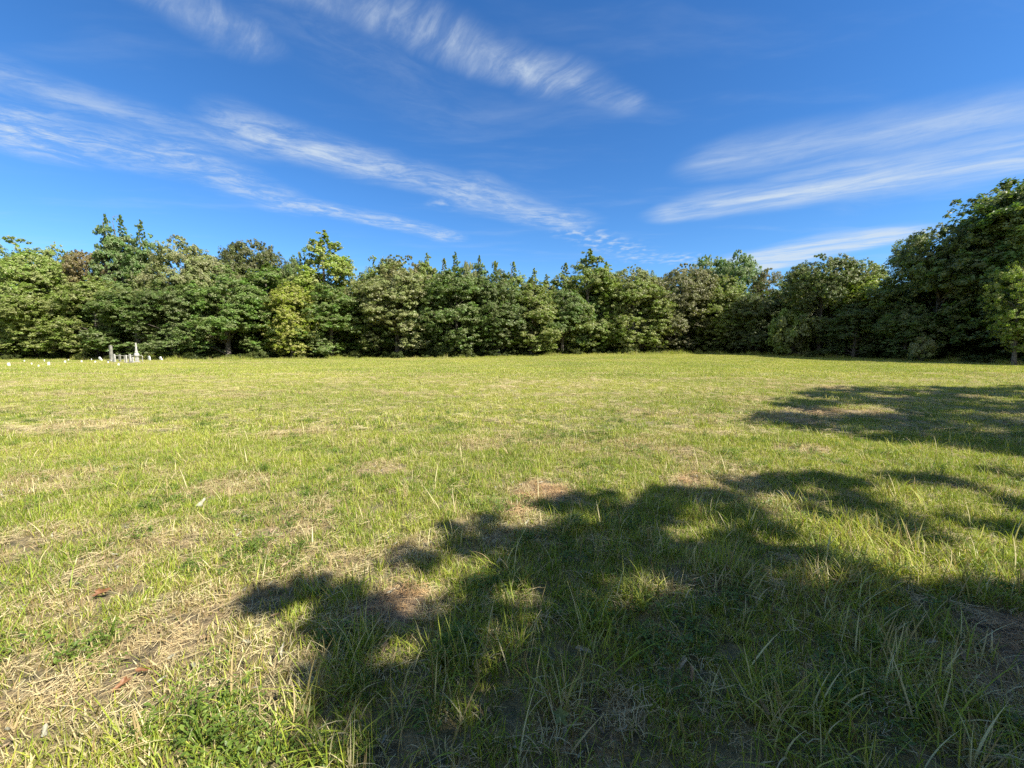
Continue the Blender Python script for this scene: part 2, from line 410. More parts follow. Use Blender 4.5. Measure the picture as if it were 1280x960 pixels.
def crown_mesh(name, kind, H, r, seed, n_clump=300, per=110, size=.20, base=.04, clump_r=.85, airy=0.0, flat=.5):
    rng = np.random.default_rng(seed)
    pt, pr = PROFILE[kind]
    # boughs: lobes set round the crown, each carrying many small clumps of leaves
    nl = int(44 + 30 * (r / 5)); tl = rng.random(nl * 4)
    tl = tl[rng.random(len(tl)) < np.interp(tl, pt, pr) ** 1.3 + .12][:nl]; nl = len(tl)
    tl[:3] = (.97, .90, .84); tl[3:8] = np.maximum(tl[3:8], .62 + .2 * rng.random(5))
    thl = np.arange(nl) * 2.39996 + rng.normal(size=nl) * .35
    lr = r * (.24 + .16 * rng.random(nl)) * np.clip(np.interp(tl, pt, pr) + .12, .5, 1)
    er = r * np.interp(tl, pt, pr) * (1 + .10 * rng.normal(size=nl))
    rl = np.clip(er - lr * .75, 0, None)
    z0 = base * H; zl = z0 + tl * (H - z0) - lr * .55 * sstep(.6, 1, tl); zl = np.maximum(zl, z0 + lr * .35)
    lc = np.stack([rl * np.cos(thl), rl * np.sin(thl), zl], 1)
    q = rng.choice(nl, n_clump, p=lr ** 2 / (lr ** 2).sum()); n = n_clump
    dv = rng.normal(size=(n, 3)); dv[:, 2] = np.where(rng.random(n) < .35, dv[:, 2], np.abs(dv[:, 2])); dv /= np.linalg.norm(dv, axis=1)[:, None]
    cp = lc[q] + dv * (lr[q] * (.45 + .75 * rng.random(n)))[:, None] * np.array([1, 1, .85])
    cp[:, 2] = np.maximum(cp[:, 2], z0 + .15)
    cr = clump_r * (.5 + .8 * rng.random(n)) * np.clip(np.interp(tl[q], pt, pr) * 1.1 + .2, .45, 1.0)
    outw = dv * .8 + np.stack([np.cos(thl), np.sin(thl), 0 * thl], 1)[q] * .5; outw /= np.linalg.norm(outw, axis=1)[:, None]
    # layered sprays: some clumps reach out past the crown
    if kind in ('spire', 'pointed'):
        ns = int(120); tt = np.linspace(.66, 1.0, ns); k2 = rng.random(ns) * 6.28; k3 = rng.random(ns)
        sp_ = np.stack([np.cos(k2) * r * (1.03 - tt) * 1.3 * np.sqrt(k3), np.sin(k2) * r * (1.03 - tt) * 1.3 * np.sqrt(k3), z0 + tt * (H - z0)], 1)
        cp = np.concatenate([cp, sp_]); cr = np.concatenate([cr, clump_r * (.35 + .45 * rng.random(ns)) * (.6 + 1.4 * (1 - tt))]); outw = np.concatenate([outw, np.tile([0, 0, 1.0], (ns, 1))])
    zt = np.clip(cp[:, 2] / H, 0, 1)
    V, N, tint, k = leaves_from_clumps(rng, cp, cr, outw, per, size, flat=.62 + .38 * zt)
    kt = rng.random(len(cp))[k]
    F4 = np.arange(N * 4)
    me = fast_mesh(name, V, F4, np.full(N, 4), {'tint': ('FACE', 'FLOAT', tint.astype(np.float32)), 'clump': ('FACE', 'FLOAT', kt.astype(np.float32))})
    # trunk with limbs reaching to clumps
    lean = rng.normal(size=2) * .02 * H
    sp_t = np.linspace(0, .96 if kind in ('spire', 'pointed') else .80, 9)
    tr = np.stack([lean[0] * sp_t ** 2 + .05 * np.sin(sp_t * 7 + seed), lean[1] * sp_t ** 2 + .05 * np.cos(sp_t * 5), sp_t * H], 1); tr[0, 2] = -.3
    r0 = .017 * H + .03
    tubes = [(tr, r0 * np.array([1.35, .95, .85, .74, .62, .48, .34, .2, .06]), 9)]
    for q in rng.choice(len(cp), min(46, len(cp)), replace=False):
        e = cp[q]; zt = max(e[2] - .55 * np.hypot(e[0], e[1]) - .5, .05 * H)
        s0 = np.array([np.interp(zt, tr[:, 2], tr[:, 0]), np.interp(zt, tr[:, 2], tr[:, 1]), zt])
        u = np.linspace(0, 1, 5)[:, None]; p = s0 + (e - s0) * u; p[:, 2] += .12 * np.linalg.norm(e - s0) * (u[:, 0] * (1 - u[:, 0])) * 2
        rb = r0 * .34 * (1 - .7 * zt / H)
        tubes.append((p, rb * np.array([1, .75, .55, .38, .15]), 5))
    return me, wood_mesh(name + '_wood', tubes)

KINDS = {
    'oval':    dict(H=17, r=5.0, n_clump=2500, per=36, base=.05, size=.125, clump_r=.36),
    'round':   dict(H=17, r=5.6, n_clump=2600, per=36, base=.06, size=.125, clump_r=.36),
    'pointed': dict(H=18, r=4.4, n_clump=2300, per=34, base=.04, size=.122, clump_r=.35),
    'spire':   dict(H=20, r=3.2, n_clump=1600, per=32, base=.06, size=.118, clump_r=.31),
    'airy':    dict(H=17, r=4.2, n_clump=1250, per=32, base=.12, size=.118, clump_r=.34),
    'bush':    dict(H=4, r=2.4, n_clump=75, per=110, base=.0, size=.15, clump_r=.62),
}
PROTO = {}
for kd, n in (('oval', 3), ('round', 3), ('pointed', 3), ('spire', 3), ('airy', 3), ('bush', 3)):
    for i in range(n):
        a = dict(KINDS[kd]); H = a.pop('H'); r = a.pop('r')
        mc, mt = crown_mesh('crown', kd, H, r, 100 + 17 * len(PROTO), **a)
        mc.materials.append(M_LEAF); mt.materials.append(M_BARK)
        PROTO[(kd, i)] = (mc, mt, H, r)
rngT = np.random.default_rng(7)
def tree(name, kind, var, x, y, h, half_w, col, label, cat='tree', group=None, rz=None):
    mc, mt, H, r = PROTO[(kind, var % 3)]
    z = float(ground_z(x, y))
    e = empty(name, (x, y, z), rngT.random() * 6.28 if rz is None else rz)
    e.scale = (half_w / r, half_w / r, (h - z) / H)
    a = link('trunk' if kind != 'bush' else 'stem', mt, parent=e)
    b = link('crown' if kind != 'bush' else 'foliage', mc, parent=e); b.color = (*col, 1)
    return tag(e, label, cat, group)

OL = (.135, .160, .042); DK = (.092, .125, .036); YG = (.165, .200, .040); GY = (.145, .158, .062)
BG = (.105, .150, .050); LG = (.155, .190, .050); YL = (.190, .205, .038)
G_FR = 'trees along the edge of the wood'
# (px, extra depth, top y, width px, kind, colour, label)
TREES = [
 (-70, 3, 300, 110, 'oval', OL, 'olive green tree cut by the left edge of the photo, leftmost of the wood'),
 (18, 3, 296, 100, 'airy', LG, 'tall airy pale green tree at the far left end of the skyline'),
 (50, 0, 320, 80, 'oval', LG, 'pale green sloping tree below and right of the tall airy one at far left'),
 (86, 7, 311, 46, 'airy', LG, 'small feathery treetop left of the reddish brown tree'),
 (118, 5, 317, 66, 'round', (.120, .100, .040), 'reddish brown leaved tree just left of the three tall spires'),
 (147, 7, 277, 32, 'spire', BG, 'tall blue green spire tree, leftmost of the three tall spires'),
 (166, 8, 278, 36, 'spire', BG, 'tall blue green spire tree, middle one of the three tall spires'),
 (190, 8, 284, 30, 'spire', BG, 'tall blue green spire tree, right one of the three tall spires'),
 (12, -1, 372, 84, 'oval', OL, 'low spreading green tree behind the small white markers at far left'),
 (72, -1, 358, 92, 'oval', OL, 'low green tree with drooping branches left of the graves'),
 (125, -1, 352, 80, 'oval', OL, 'olive tree with layered low branches directly behind the left grave pillar'),
 (176, -1, 352, 84, 'pointed', DK, 'dark green tree rising directly behind the urn topped monument'),
 (234, 4, 303, 82, 'round', GY, 'grey green oak with a broad domed top right of the three spires'),
 (273, 5, 322, 60, 'round', GY, 'brownish grey oak between the domed oak and the dark round tree'),
 (222, 0, 356, 80, 'oval', (.085, .115, .034), 'mid green tree right of the graves with dark gaps beneath it'),
 (325, 8, 306, 82, 'round', (.075, .085, .026), 'dark olive dome shaped tree standing above its neighbours left of the pointed yellow green tree'),
 (286, 0, 342, 96, 'oval', (.10, .142, .036), 'bushy fresh green tree reaching the ground where the wood steps forward'),
 (340, 1, 338, 80, 'pointed', (.10, .142, .034), 'light green tree in front of the dark olive dome'),
 (381, 6, 323, 44, 'round', DK, 'small dark round treetop left of the pointed yellow green tree'),
 (366, -1, 360, 60, 'oval', YL, 'low tree with yellowing leaves at the foot of the pointed yellow green tree'),
 (412, 3, 296, 84, 'pointed', YG, 'tall pointed yellow green tree, brightest in the left half of the wood'),
 (415, -1, 362, 86, 'oval', (.10, .14, .036), 'green tree with low hanging boughs in front of the pointed yellow green tree'),
 (452, 6, 343, 36, 'airy', GY, 'thin see-through treetop in the notch right of the pointed yellow green tree'),
 (476, 5, 324, 44, 'airy', LG, 'feathery light treetop left of the big grey green oval tree'),
 (498, 0, 330, 100, 'oval', GY, 'big grey green oval tree standing forward at the left of the middle'),
 (512, 6, 322, 70, 'round', (.125, .125, .04), 'olive brown treetop peeping over the big grey green oval tree'),
 (536, 5, 323, 26, 'spire', LG, 'slim light green spire at the right shoulder of the big oval tree'),
 (557, 6, 331, 28, 'spire', OL, 'short slim spire just right of the big oval tree'),
 (571, 7, 321, 26, 'spire', BG, 'taller slim spire above the dark green tree at the middle'),
 (585, 6, 330, 26, 'round', GY, 'small rounded top between two slim spires'),
 (600, 7, 322, 28, 'spire', BG, 'blue green slim spire above the olive tree at the middle'),
 (572, 0, 342, 92, 'oval', DK, 'dark green full tree right of the big grey green oval tree'),
 (620, 5, 332, 44, 'pointed', OL, 'olive pointed top right of the blue green slim spire'),
 (622, 0, 345, 74, 'oval', (.082, .108, .032), 'olive green tree at the centre of the wood with foliage to the ground'),
 (642, 6, 334, 28, 'spire', LG, 'slim spire at the exact middle of the skyline'),
 (667, 6, 336, 30, 'spire', LG, 'slim pale spire right of the middle of the skyline'),
 (682, 6, 347, 26, 'spire', OL, 'lowest slim spire between the middle and the tall bright pointed tree'),
 (664, -1, 358, 70, 'pointed', OL, 'light olive tree whose skirt steps forward into the field right of the centre'),
 (706, 5, 336, 40, 'spire', OL, 'dark edged spire just left of the tall bright pointed tree'),
 (702, 0, 362, 66, 'oval', DK, 'dark green tree in shade left of the tall bright pointed tree'),
 (735, 2, 318, 74, 'pointed', (.120, .150, .036), 'tall bright pointed tree right of the centre, highest of its stretch'),
 (755, 5, 333, 40, 'spire', YG, 'second pale spire at the right shoulder of the tall bright pointed tree'),
 (786, 3, 337, 66, 'airy', GY, 'open grey olive treetop right of the tall bright pointed tree'),
 (790, 0, 352, 84, 'oval', OL, 'olive oval tree with full skirt left of the red tinged round tree'),
 (812, 12, 344, 20, 'round', LG, 'tiny far round light green treetop in the notch of the skyline'),
 (845, 1, 338, 80, 'round', (.125, .125, .058), 'round grey green tree tinged red, on a pale visible trunk'),
 (882, 7, 324, 58, 'round', BG, 'left one of two joined deep green domes on the skyline'),
 (916, 7, 320, 54, 'round', BG, 'right and higher one of two joined deep green domes on the skyline'),
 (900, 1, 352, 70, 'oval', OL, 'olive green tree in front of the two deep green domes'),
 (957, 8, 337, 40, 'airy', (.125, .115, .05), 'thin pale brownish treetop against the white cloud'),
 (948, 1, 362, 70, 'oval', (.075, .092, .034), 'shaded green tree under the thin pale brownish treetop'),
 (986, 7, 342, 40, 'airy', LG, 'light loose treetop left of the big dark round tree'),
 (1022, 0, 326, 78, 'round', (.09, .11, .034), 'big dark round tree on the right, standing forward of the wood'),
 (1070, 7, 329, 56, 'airy', OL, 'open olive treetop behind the bright yellow green tree on the right'),
 (984, 0, 392, 46, 'bush', OL, 'low green bushy tree at the left foot of the big dark round tree'),
 (1080, 2, 348, 90, 'oval', YG, 'bright yellow green spreading tree right of the big dark round tree'),
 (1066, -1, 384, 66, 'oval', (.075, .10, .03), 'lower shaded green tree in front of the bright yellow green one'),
 (1118, 3, 345, 56, 'airy', DK, 'loose dark tree left of the large dark tree on the right'),
 (1165, 0, 292, 108, 'round', (.095, .120, .036), 'large dark spreading tree next to the tallest tree at the right edge'),
 (1130, -1, 388, 60, 'oval', DK, 'low dark tree at the left foot of the large dark spreading tree'),
 (1215, 4, 300, 90, 'round', DK, 'dark tree filling the gap between the two largest trees on the right'),
 (1282, 0, 214, 190, 'oval', (.082, .112, .030), 'tallest tree of the photo, cut by the right edge'),
 (1350, 0, 215, 190, 'round', OL, 'tall green tree at the right edge outside the tallest one'),
 (1266, -3, 330, 56, 'airy', YG, 'sunlit yellow green small tree in front of the tallest tree at the right edge'),
 (1325, -2, 330, 90, 'oval', YG, 'sunlit low green tree beyond the right edge of the photo'),
]
cnt = {}
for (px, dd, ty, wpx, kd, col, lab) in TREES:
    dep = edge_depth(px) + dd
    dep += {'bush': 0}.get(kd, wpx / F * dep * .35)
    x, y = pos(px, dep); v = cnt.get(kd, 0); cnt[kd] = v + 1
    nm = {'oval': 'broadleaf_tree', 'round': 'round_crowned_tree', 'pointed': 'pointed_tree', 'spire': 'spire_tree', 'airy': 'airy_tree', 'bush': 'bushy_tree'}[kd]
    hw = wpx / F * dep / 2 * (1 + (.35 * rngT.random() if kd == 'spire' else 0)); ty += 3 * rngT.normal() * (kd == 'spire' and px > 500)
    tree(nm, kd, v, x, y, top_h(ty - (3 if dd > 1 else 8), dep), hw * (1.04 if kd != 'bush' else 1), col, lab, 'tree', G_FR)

# skyline height of the hidden rows
SKY = sorted([(t[0], t[2]) for t in TREES])
def fill_top(px):
    near = [ty for p, _, ty, wp, *_ in TREES if abs(p - px) < wp * .5]
    base = float(np.percentile(near, 60)) if near else 345.
    return base
GH = 'trees standing deep in the wood behind the front trees'
for row, (dd, sp_m) in enumerate(((8, 4.6), (15, 5.5), (23, 7.0))):
    px = -330.
    while px < 1640:
        dep = edge_depth(px) + dd + rngT.normal() * 1.2
        ty = min(fill_top(px) + 9 + 5 * row + rngT.random() * 10, 385)
        x, y = pos(px, dep); kd = ('oval', 'round', 'pointed', 'oval')[rngT.integers(4)]
        h = top_h(ty, dep); col = [OL, DK, GY, BG, OL][rngT.integers(5)]
        tree('forest_tree', kd, rngT.integers(3), x, y, h, 3.2 + rngT.random() * 1.5, col,
             'dark green tree deep in the wood, hidden behind the trees of its edge', 'tree', GH)
        px += sp_m / dep * F * (.8 + .4 * rngT.random())

# trees left and right of the camera, out of the photo, that throw the shade across the near field
TANS = 1 / math.tan(SUN_EL)
def inpoly(P_, poly):
    x, y = P_[:, 0], P_[:, 1]; ins = np.zeros(len(x), bool); n = len(poly)
    for i in range(n):
        x1, y1 = poly[i]; x2, y2 = poly[(i + 1) % n]
        c = ((y1 > y) != (y2 > y)) & (x < (x2 - x1) * (y - y1) / (y2 - y1 + 1e-12) + x1); ins ^= c
    return ins
def shade_tree(name, polys, hlo, hhi, n_per_m2, crad, per, size, trunk, seed, col, label, fringe=.13):
    rng = np.random.default_rng(seed); pts = []
    for poly, dens_, hole in polys:
        po = np.array(poly); lo, hi = po.min(0), po.max(0); n = int((hi - lo).prod() * n_per_m2 * dens_)
        q = lo + rng.random((n, 2)) * (hi - lo); q = q[inpoly(q, poly)]
        if hole: q = q[vnoise(q[:, 0], q[:, 1], hole[0], seed, 2) > hole[1]]
        m_ = rng.random(len(q)) < .35; q = q + m_[:, None] * rng.normal(size=q.shape) * fringe
        pts.append(q)
    g = np.concatenate(pts); h = hlo + rng.random(len(g)) ** .8 * (hhi - hlo)
    cp = np.stack([g[:, 0] + math.sin(SUN_AZ) * TANS * h, g[:, 1] + math.cos(SUN_AZ) * TANS * h, h], 1)
    loc = np.array([trunk[0], trunk[1], float(ground_z(*trunk))])
    cp = cp - loc; cr = crad * (.6 + .7 * rng.random(len(cp)))
    nr = np.tile([0, 0, 1.0], (len(cp), 1))
    V, N, tint, k = leaves_from_clumps(rng, cp, cr, nr, per, size)
    me = fast_mesh('crown', V, np.arange(N * 4), np.full(N, 4), {'tint': ('FACE', 'FLOAT', tint.astype(np.float32)), 'clump': ('FACE', 'FLOAT', rng.random(len(cp))[k].astype(np.float32))})
    cen = cp.mean(0); hm = hhi + .5
    s = np.linspace(0, 1, 8); tr = np.stack([cen[0] * s ** 2, cen[1] * s ** 2, s * hm * .92], 1); tr[0, 2] = -.3
    r0 = .02 * hm + .06; tubes = [(tr, r0 * np.array([1.4, 1, .9, .78, .62, .45, .28, .08]), 10)]
    for q in rng.choice(len(cp), min(60, len(cp)), replace=False):
        e_ = cp[q]; zt = np.clip(e_[2] - .4 * np.linalg.norm(e_[:2] - cen[:2]) - .8, hlo * .45, hm * .85)
        s0 = np.array([np.interp(zt, tr[:, 2], tr[:, 0]), np.interp(zt, tr[:, 2], tr[:, 1]), zt]); u = np.linspace(0, 1, 6)[:, None]
        p = s0 + (e_ - s0) * u; p[:, 2] += .25 * np.linalg.norm(e_ - s0) * u[:, 0] * (1 - u[:, 0])
        tubes.append((p, r0 * .3 * np.array([1, .8, .62, .45, .3, .12]), 6))
    e = empty(name, loc); link('trunk', wood_mesh('trunk', tubes), M_BARK, e)
    b = link('crown', me, M_LEAF, e); b.color = (*col, 1)
    tag(e, label, 'tree')
main_poly = [(-1.72, 2.62), (-1.15, 2.68), (-1.0, 2.3), (-.74, 2.75), (-.72, 3.05), (-.35, 3.75), (.05, 3.7), (.35, 3.9), (.7, 4.35), (2.0, 4.45), (2.4, 4.2), (2.2, 3.2), (2.6, 2.45), (5.5, 2.3), (8, 1.6), (8, -2), (-.6, -2), (-.55, 1.3), (-.8, 1.75), (-1.15, 2.1), (-1.7, 2.4)]
dapple = [(1.8, 4.6), (3.6, 4.95), (6.5, 4.9), (9.5, 4.6), (10, 3.6), (5, 3.25), (2.3, 3.3)]
sky_block_poly = [(-8, .75), (9, .75), (9, -8), (-8, -8)]  # extra unseen canopy behind the camera, added to block sky light from the shade
dark_poly = [(.2, 2.0), (1.0, 2.25), (2.2, 2.2), (3.5, 2.15), (6, 2.0), (8, 1.5), (8, -2), (.0, -2), (-.1, 1.4)]
shade_tree('overhanging_tree', [(main_poly, 1.05, (.40, .30)), (dapple, .95, (.55, .50)), (dark_poly, 1.8, None), (sky_block_poly, .42, None)], 5.2, 8.8, 26, .22, 42, .085, (10.5, -3.6), 3, OL,
           'broad tree beside the camera whose crown shades the near right of the field')
shade_tree('added_shade_tree', [(dark_poly, 1.0, None)], 2.2, 4.8, 34, .30, 60, .09, (6.4, -2.2), 8, DK,  # unseen low tree added to deepen the dark at bottom right
           'added unseen low tree beside the camera, darkening the bottom right corner of the grass')
far_poly = [(5.6, 8.4), (6.3, 9.8), (8.0, 11.5), (10, 14), (14.3, 17.2), (21, 16.4), (30, 15.5), (30, 6), (15, 4.5), (9.5, 4.9), (7.4, 5.8), (6.4, 7.1)]
shade_tree('field_edge_tree', [(far_poly, 1.0, (2.4, .30))], 6.5, 12.5, 3.2, .62, 85, .14, (31, 6.5), 4, OL,
           'tall tree out of the photo on the right, shading the farther patch of grass', .5)

for i_, (x_, y_, h_, r_) in enumerate(((-17, -14, 13, 4.2), (-10, -12.5, 12, 4), (-3.5, -13.5, 13, 4.3), (3.5, -12, 12, 4), (11, -13.5, 14, 4.5), (19, -12.5, 14, 4.5), (27, -10, 14, 4.5))):  # unseen row added behind the camera to cut light from the low sky
    tree('forest_tree', ('oval', 'round')[i_ % 2], i_, x_, y_, h_, r_, (DK, OL)[i_ % 2], 'added unseen green tree behind the camera, blocking the low back sky', 'tree', 'added trees behind the camera that block the back sky')

# undergrowth along the foot of the wood
def points_object(name, pts, rot, scl, idx, extra, coll, label=None, cat=None):
    me = bpy.data.meshes.new(name); n = len(pts)
    me.vertices.add(n); me.vertices.foreach_set('co', np.ascontiguousarray(pts, np.float32).ravel())
    def put(k, ty, a, f): at = me.attributes.new(k, ty, 'POINT'); at.data.foreach_set(f, np.ascontiguousarray(a).ravel())
    put('rot', 'FLOAT_VECTOR', rot.astype(np.float32), 'vector'); put('scl', 'FLOAT_VECTOR', scl.astype(np.float32), 'vector'); put('idx', 'INT', idx.astype(np.int32), 'value')
    for k, a in extra.items(): put(k, 'FLOAT', a.astype(np.float32), 'value')
    o = link(name, me)
    g = bpy.data.node_groups.new(name + '_scatter', 'GeometryNodeTree'); g.is_modifier = True
    g.interface.new_socket('Geometry', in_out='INPUT', socket_type='NodeSocketGeometry'); g.interface.new_socket('Geometry', in_out='OUTPUT', socket_type='NodeSocketGeometry')
    N = g.nodes; gi = N.new('NodeGroupInput'); go = N.new('NodeGroupOutput'); ip = N.new('GeometryNodeInstanceOnPoints'); ci = N.new('GeometryNodeCollectionInfo')
    ci.inputs[0].default_value = coll; ci.inputs[1].default_value = True; ci.inputs[2].default_value = True
    def na(k, ty): q = N.new('GeometryNodeInputNamedAttribute'); q.data_type = ty; q.inputs[0].default_value = k; return q.outputs[0]
    ip.inputs['Pick Instance'].default_value = True
    L = g.links; L.new(gi.outputs[0], ip.inputs['Points']); L.new(ci.outputs[0], ip.inputs['Instance']); L.new(na('idx', 'INT'), ip.inputs['Instance Index'])
    L.new(na('rot', 'FLOAT_VECTOR'), ip.inputs['Rotation']); L.new(na('scl', 'FLOAT_VECTOR'), ip.inputs['Scale']); L.new(ip.outputs[0], go.inputs[0])
    md = o.modifiers.new('scatter', 'NODES'); md.node_group = g
    return tag(o, label, cat, kind='stuff')
def proto_coll(name, meshes, mat):
    c = bpy.data.collections.new(name)
    for i, me in enumerate(meshes):
        if not me.materials: me.materials.append(mat)
        o = bpy.data.objects.new('%s.%03d' % (name, i + 1), me); c.objects.link(o)
    return c

def mat_under():
    m, t, out = material('undergrowth_leaves')
    c = attr(t, 'tint'); h = attr(t, 'hue', 'INSTANCER')
    col = ramp(t, t.m('ADD', t.m('MULTIPLY', c, .5), t.m('MULTIPLY', h, .5)), [(0, (.04, .06, .016)), (.5, (.075, .10, .026)), (1, (.13, .15, .04))])
    leafy(t, out, col, t.mix(1.0, col, (1.1, 1.2, .5, 1), 'MULTIPLY'), .3, .3, .5); return m
M_UNDER = mat_under()
rg = np.random.default_rng(21)
ug = []
for i in range(4):
    mc, mt = crown_mesh('shrub', 'bush', 2.6, 1.5, 900 + i, n_clump=46, per=75, base=0, size=.14, clump_r=.5)
    ug.append(mc)
und = proto_coll('shrub', ug, M_UNDER)
pts, sc_, hh = [], [], []
for dd, step, smin, smax in ((1.5, 16, .25, .6), (6, 9, .5, 1.0), (12, 7, .9, 1.5), (20, 7, 1.3, 2.0), (30, 8, 2.0, 3.2)):
    px = -380.
    while px < 1700:
        dep = edge_depth(px) + dd + rg.normal() * 1.2; x, y = pos(px, dep)
        pts.append((x, y, float(ground_z(x, y)) - .1)); s = smin + rg.random() * (smax - smin); sc_.append((s * 1.3, s * 1.3, s)); hh.append(rg.random())
        px += step * (.5 + rg.random())
n = len(pts)
points_object('undergrowth', np.array(pts), np.stack([np.zeros(n), np.zeros(n), rg.random(n) * 6.28], 1), np.array(sc_), rg.integers(0, 4, n), {'hue': np.array(hh)}, und,
              'dark tangled brush and saplings filling the foot of the wood', 'undergrowth')
# a few bushes one can pick out
for px, dd, ty, wp, col, lab in ((1150, -2.0, 420, 26, (.17, .18, .07), 'pale leaved shrub at the dark foot of the large spreading tree on the right'),):
    dep = edge_depth(px) + dd; x, y = pos(px, dep)
    tree('shrub', 'bush', int(px), x, y, top_h(ty, dep), wp / F * dep / 2, col, lab, 'shrub')

# ------------------------------------------------------------------ grass
def blade_set(rng, n, radius, hmin, hmax, width, lean=.35, curl=.7, seg=4, flat=False, wide_mid=False):
    V, Fc, LN, tint, dead = [], [], [], [], []
    th = rng.random(n) * 6.283; rr = radius * np.sqrt(rng.random(n)); o = 0
    for i in range(n):
        b = np.array([rr[i] * math.cos(th[i]), rr[i] * math.sin(th[i]), -.004])
        h = hmin + (hmax - hmin) * rng.random() ** 1.4; az = rng.random() * 6.283
        dr = np.array([math.cos(az), math.sin(az), 0]); sd = np.array([-math.sin(az), math.cos(az), 0])
        s = np.linspace(0, 1, seg + 1)
        if flat:
            tilt = rng.normal() * .07; p0 = b + np.array([0, 0, .012 + .03 * rng.random()])
            bend = rng.normal() * .25
            p = p0 + dr * (s[:, None] * h) + sd * (bend * h * s[:, None] ** 2) + np.array([0, 0, 1]) * (tilt * h * s[:, None] + .04 * h * np.sin(s * 3.14)[:, None])
            wv = np.array([0, 0, 1.0]) * .35 + sd
        else:
            a0 = abs(rng.normal()) * lean; a1 = a0 + abs(rng.normal()) * curl
            ang_ = a0 + (a1 - a0) * s; dl = h / seg
            px_ = np.concatenate([[0], np.cumsum(np.sin(ang_[:-1]) * dl)]); pz_ = np.concatenate([[0], np.cumsum(np.cos(ang_[:-1]) * dl)])
            p = b + dr * px_[:, None] + np.array([0, 0, 1.0]) * pz_[:, None]; wv = sd + dr * rng.normal() * .5
        wv = wv / np.linalg.norm(wv); wd = width * (.6 + .8 * rng.random())
        prof = (1 - s ** 2.2) * (.7 + .3 * np.sin(s * 3.14)) if not flat else np.full(seg + 1, .8)
        for j in range(seg + (1 if flat else 0)):
            V.append(p[j] - wv * wd * prof[j] * .5); V.append(p[j] + wv * wd * prof[j] * .5)
        m = seg + (1 if flat else 0)
        if not flat: V.append(p[seg])
        for j in range(m - 1): Fc += [o + 2 * j, o + 2 * j + 1, o + 2 * j + 3, o + 2 * j + 2]; LN.append(4)
        if not flat: Fc += [o + 2 * m - 2, o + 2 * m - 1, o + 2 * m]; LN.append(3)
        nf = m - 1 + (0 if flat else 1); tv = rng.random(); dv = rng.random(); tint += [tv] * nf; dead += [dv] * nf
        o += 2 * m + (0 if flat else 1)
    return fast_mesh('blades', np.array(V), np.array(Fc), LN, {'tint': ('FACE', 'FLOAT', np.array(tint, np.float32)), 'dead': ('FACE', 'FLOAT', np.array(dead, np.float32))}, True)
def weed_mesh(rng, n, radius, size, hmax, stems=True):
    V, Fc, LN, tint = [], [], [], []; o = 0
    for i in range(n):
        th = rng.random() * 6.283; r_ = radius * math.sqrt(rng.random()); h = hmax * (.3 + .7 * rng.random()) * (1 - .4 * r_ / radius)
        c = np.array([r_ * math.cos(th), r_ * math.sin(th), h]); az = rng.random() * 6.283; d1 = np.array([math.cos(az), math.sin(az), rng.normal() * .35]); d1 /= np.linalg.norm(d1)
        nn = np.array([rng.normal() * .35, rng.normal() * .35, 1]); sdv = np.cross(nn, d1); sdv /= np.linalg.norm(sdv); s = size * (.6 + .8 * rng.random())
        for a, b in ((-.5, 0), (-.2, .28), (.15, .3), (.5, 0), (.15, -.3), (-.2, -.28)): V.append(c + d1 * a * s * 1.6 + sdv * b * s + np.array([0, 0, -.25 * abs(a) * s]))
        Fc += [o, o + 1, o + 2, o + 3]; LN.append(4); Fc += [o, o + 3, o + 4, o + 5]; LN.append(4); o += 6
        tv = rng.random(); tint += [tv, tv]
        if stems and i % 3 == 0:
            q = np.array([c[0] * .35, c[1] * .35, 0]); sd = np.array([.0012, .0008, 0])
            V += [q - sd, q + sd, c + sd, c - sd]; Fc += [o, o + 1, o + 2, o + 3]; LN.append(4); o += 4; tint.append(.3)
    return fast_mesh('weeds', np.array(V), np.array(Fc), LN, {'tint': ('FACE', 'FLOAT', np.array(tint, np.float32))}, True)

r2 = np.random.default_rng(5)
near_c = proto_coll('grass_tuft', [blade_set(r2, 16, .05, .03, .10, .0045, .55, .9) for _ in range(8)]
                    + [blade_set(r2, 10, .05, .09, .22, .005, .6, 1.4, 5) for _ in range(5)], M_GRASS)
mid_c = proto_coll('grass_patch', [blade_set(r2, 120, .18, .025, .075, .007, .7, 1.0, 3) for _ in range(6)]
                   + [blade_set(r2, 45, .14, .10, .20, .008, .4, 1.0, 3) for _ in range(2)], M_GRASS)
far_c = proto_coll('grass_swath', [blade_set(r2, 170, .48, .05, .12, .018, .45, .8, 2) for _ in range(6)], M_GRASS)
straw_c = proto_coll('straw_litter', [blade_set(r2, 30, .07, .03, .10, .0026, seg=3, flat=True) for _ in range(8)], M_STRAW)
dead_c = proto_coll('dry_tuft', [blade_set(r2, 22, .06, .04, .12, .0028, .9, 1.3, 4) for _ in range(5)], M_STRAW)
weed_c = proto_coll('broadleaf_weed', [weed_mesh(r2, 40, .08, .013, .07) for _ in range(4)] + [weed_mesh(r2, 70, .06, .010, .13) for _ in range(3)], M_WEED)

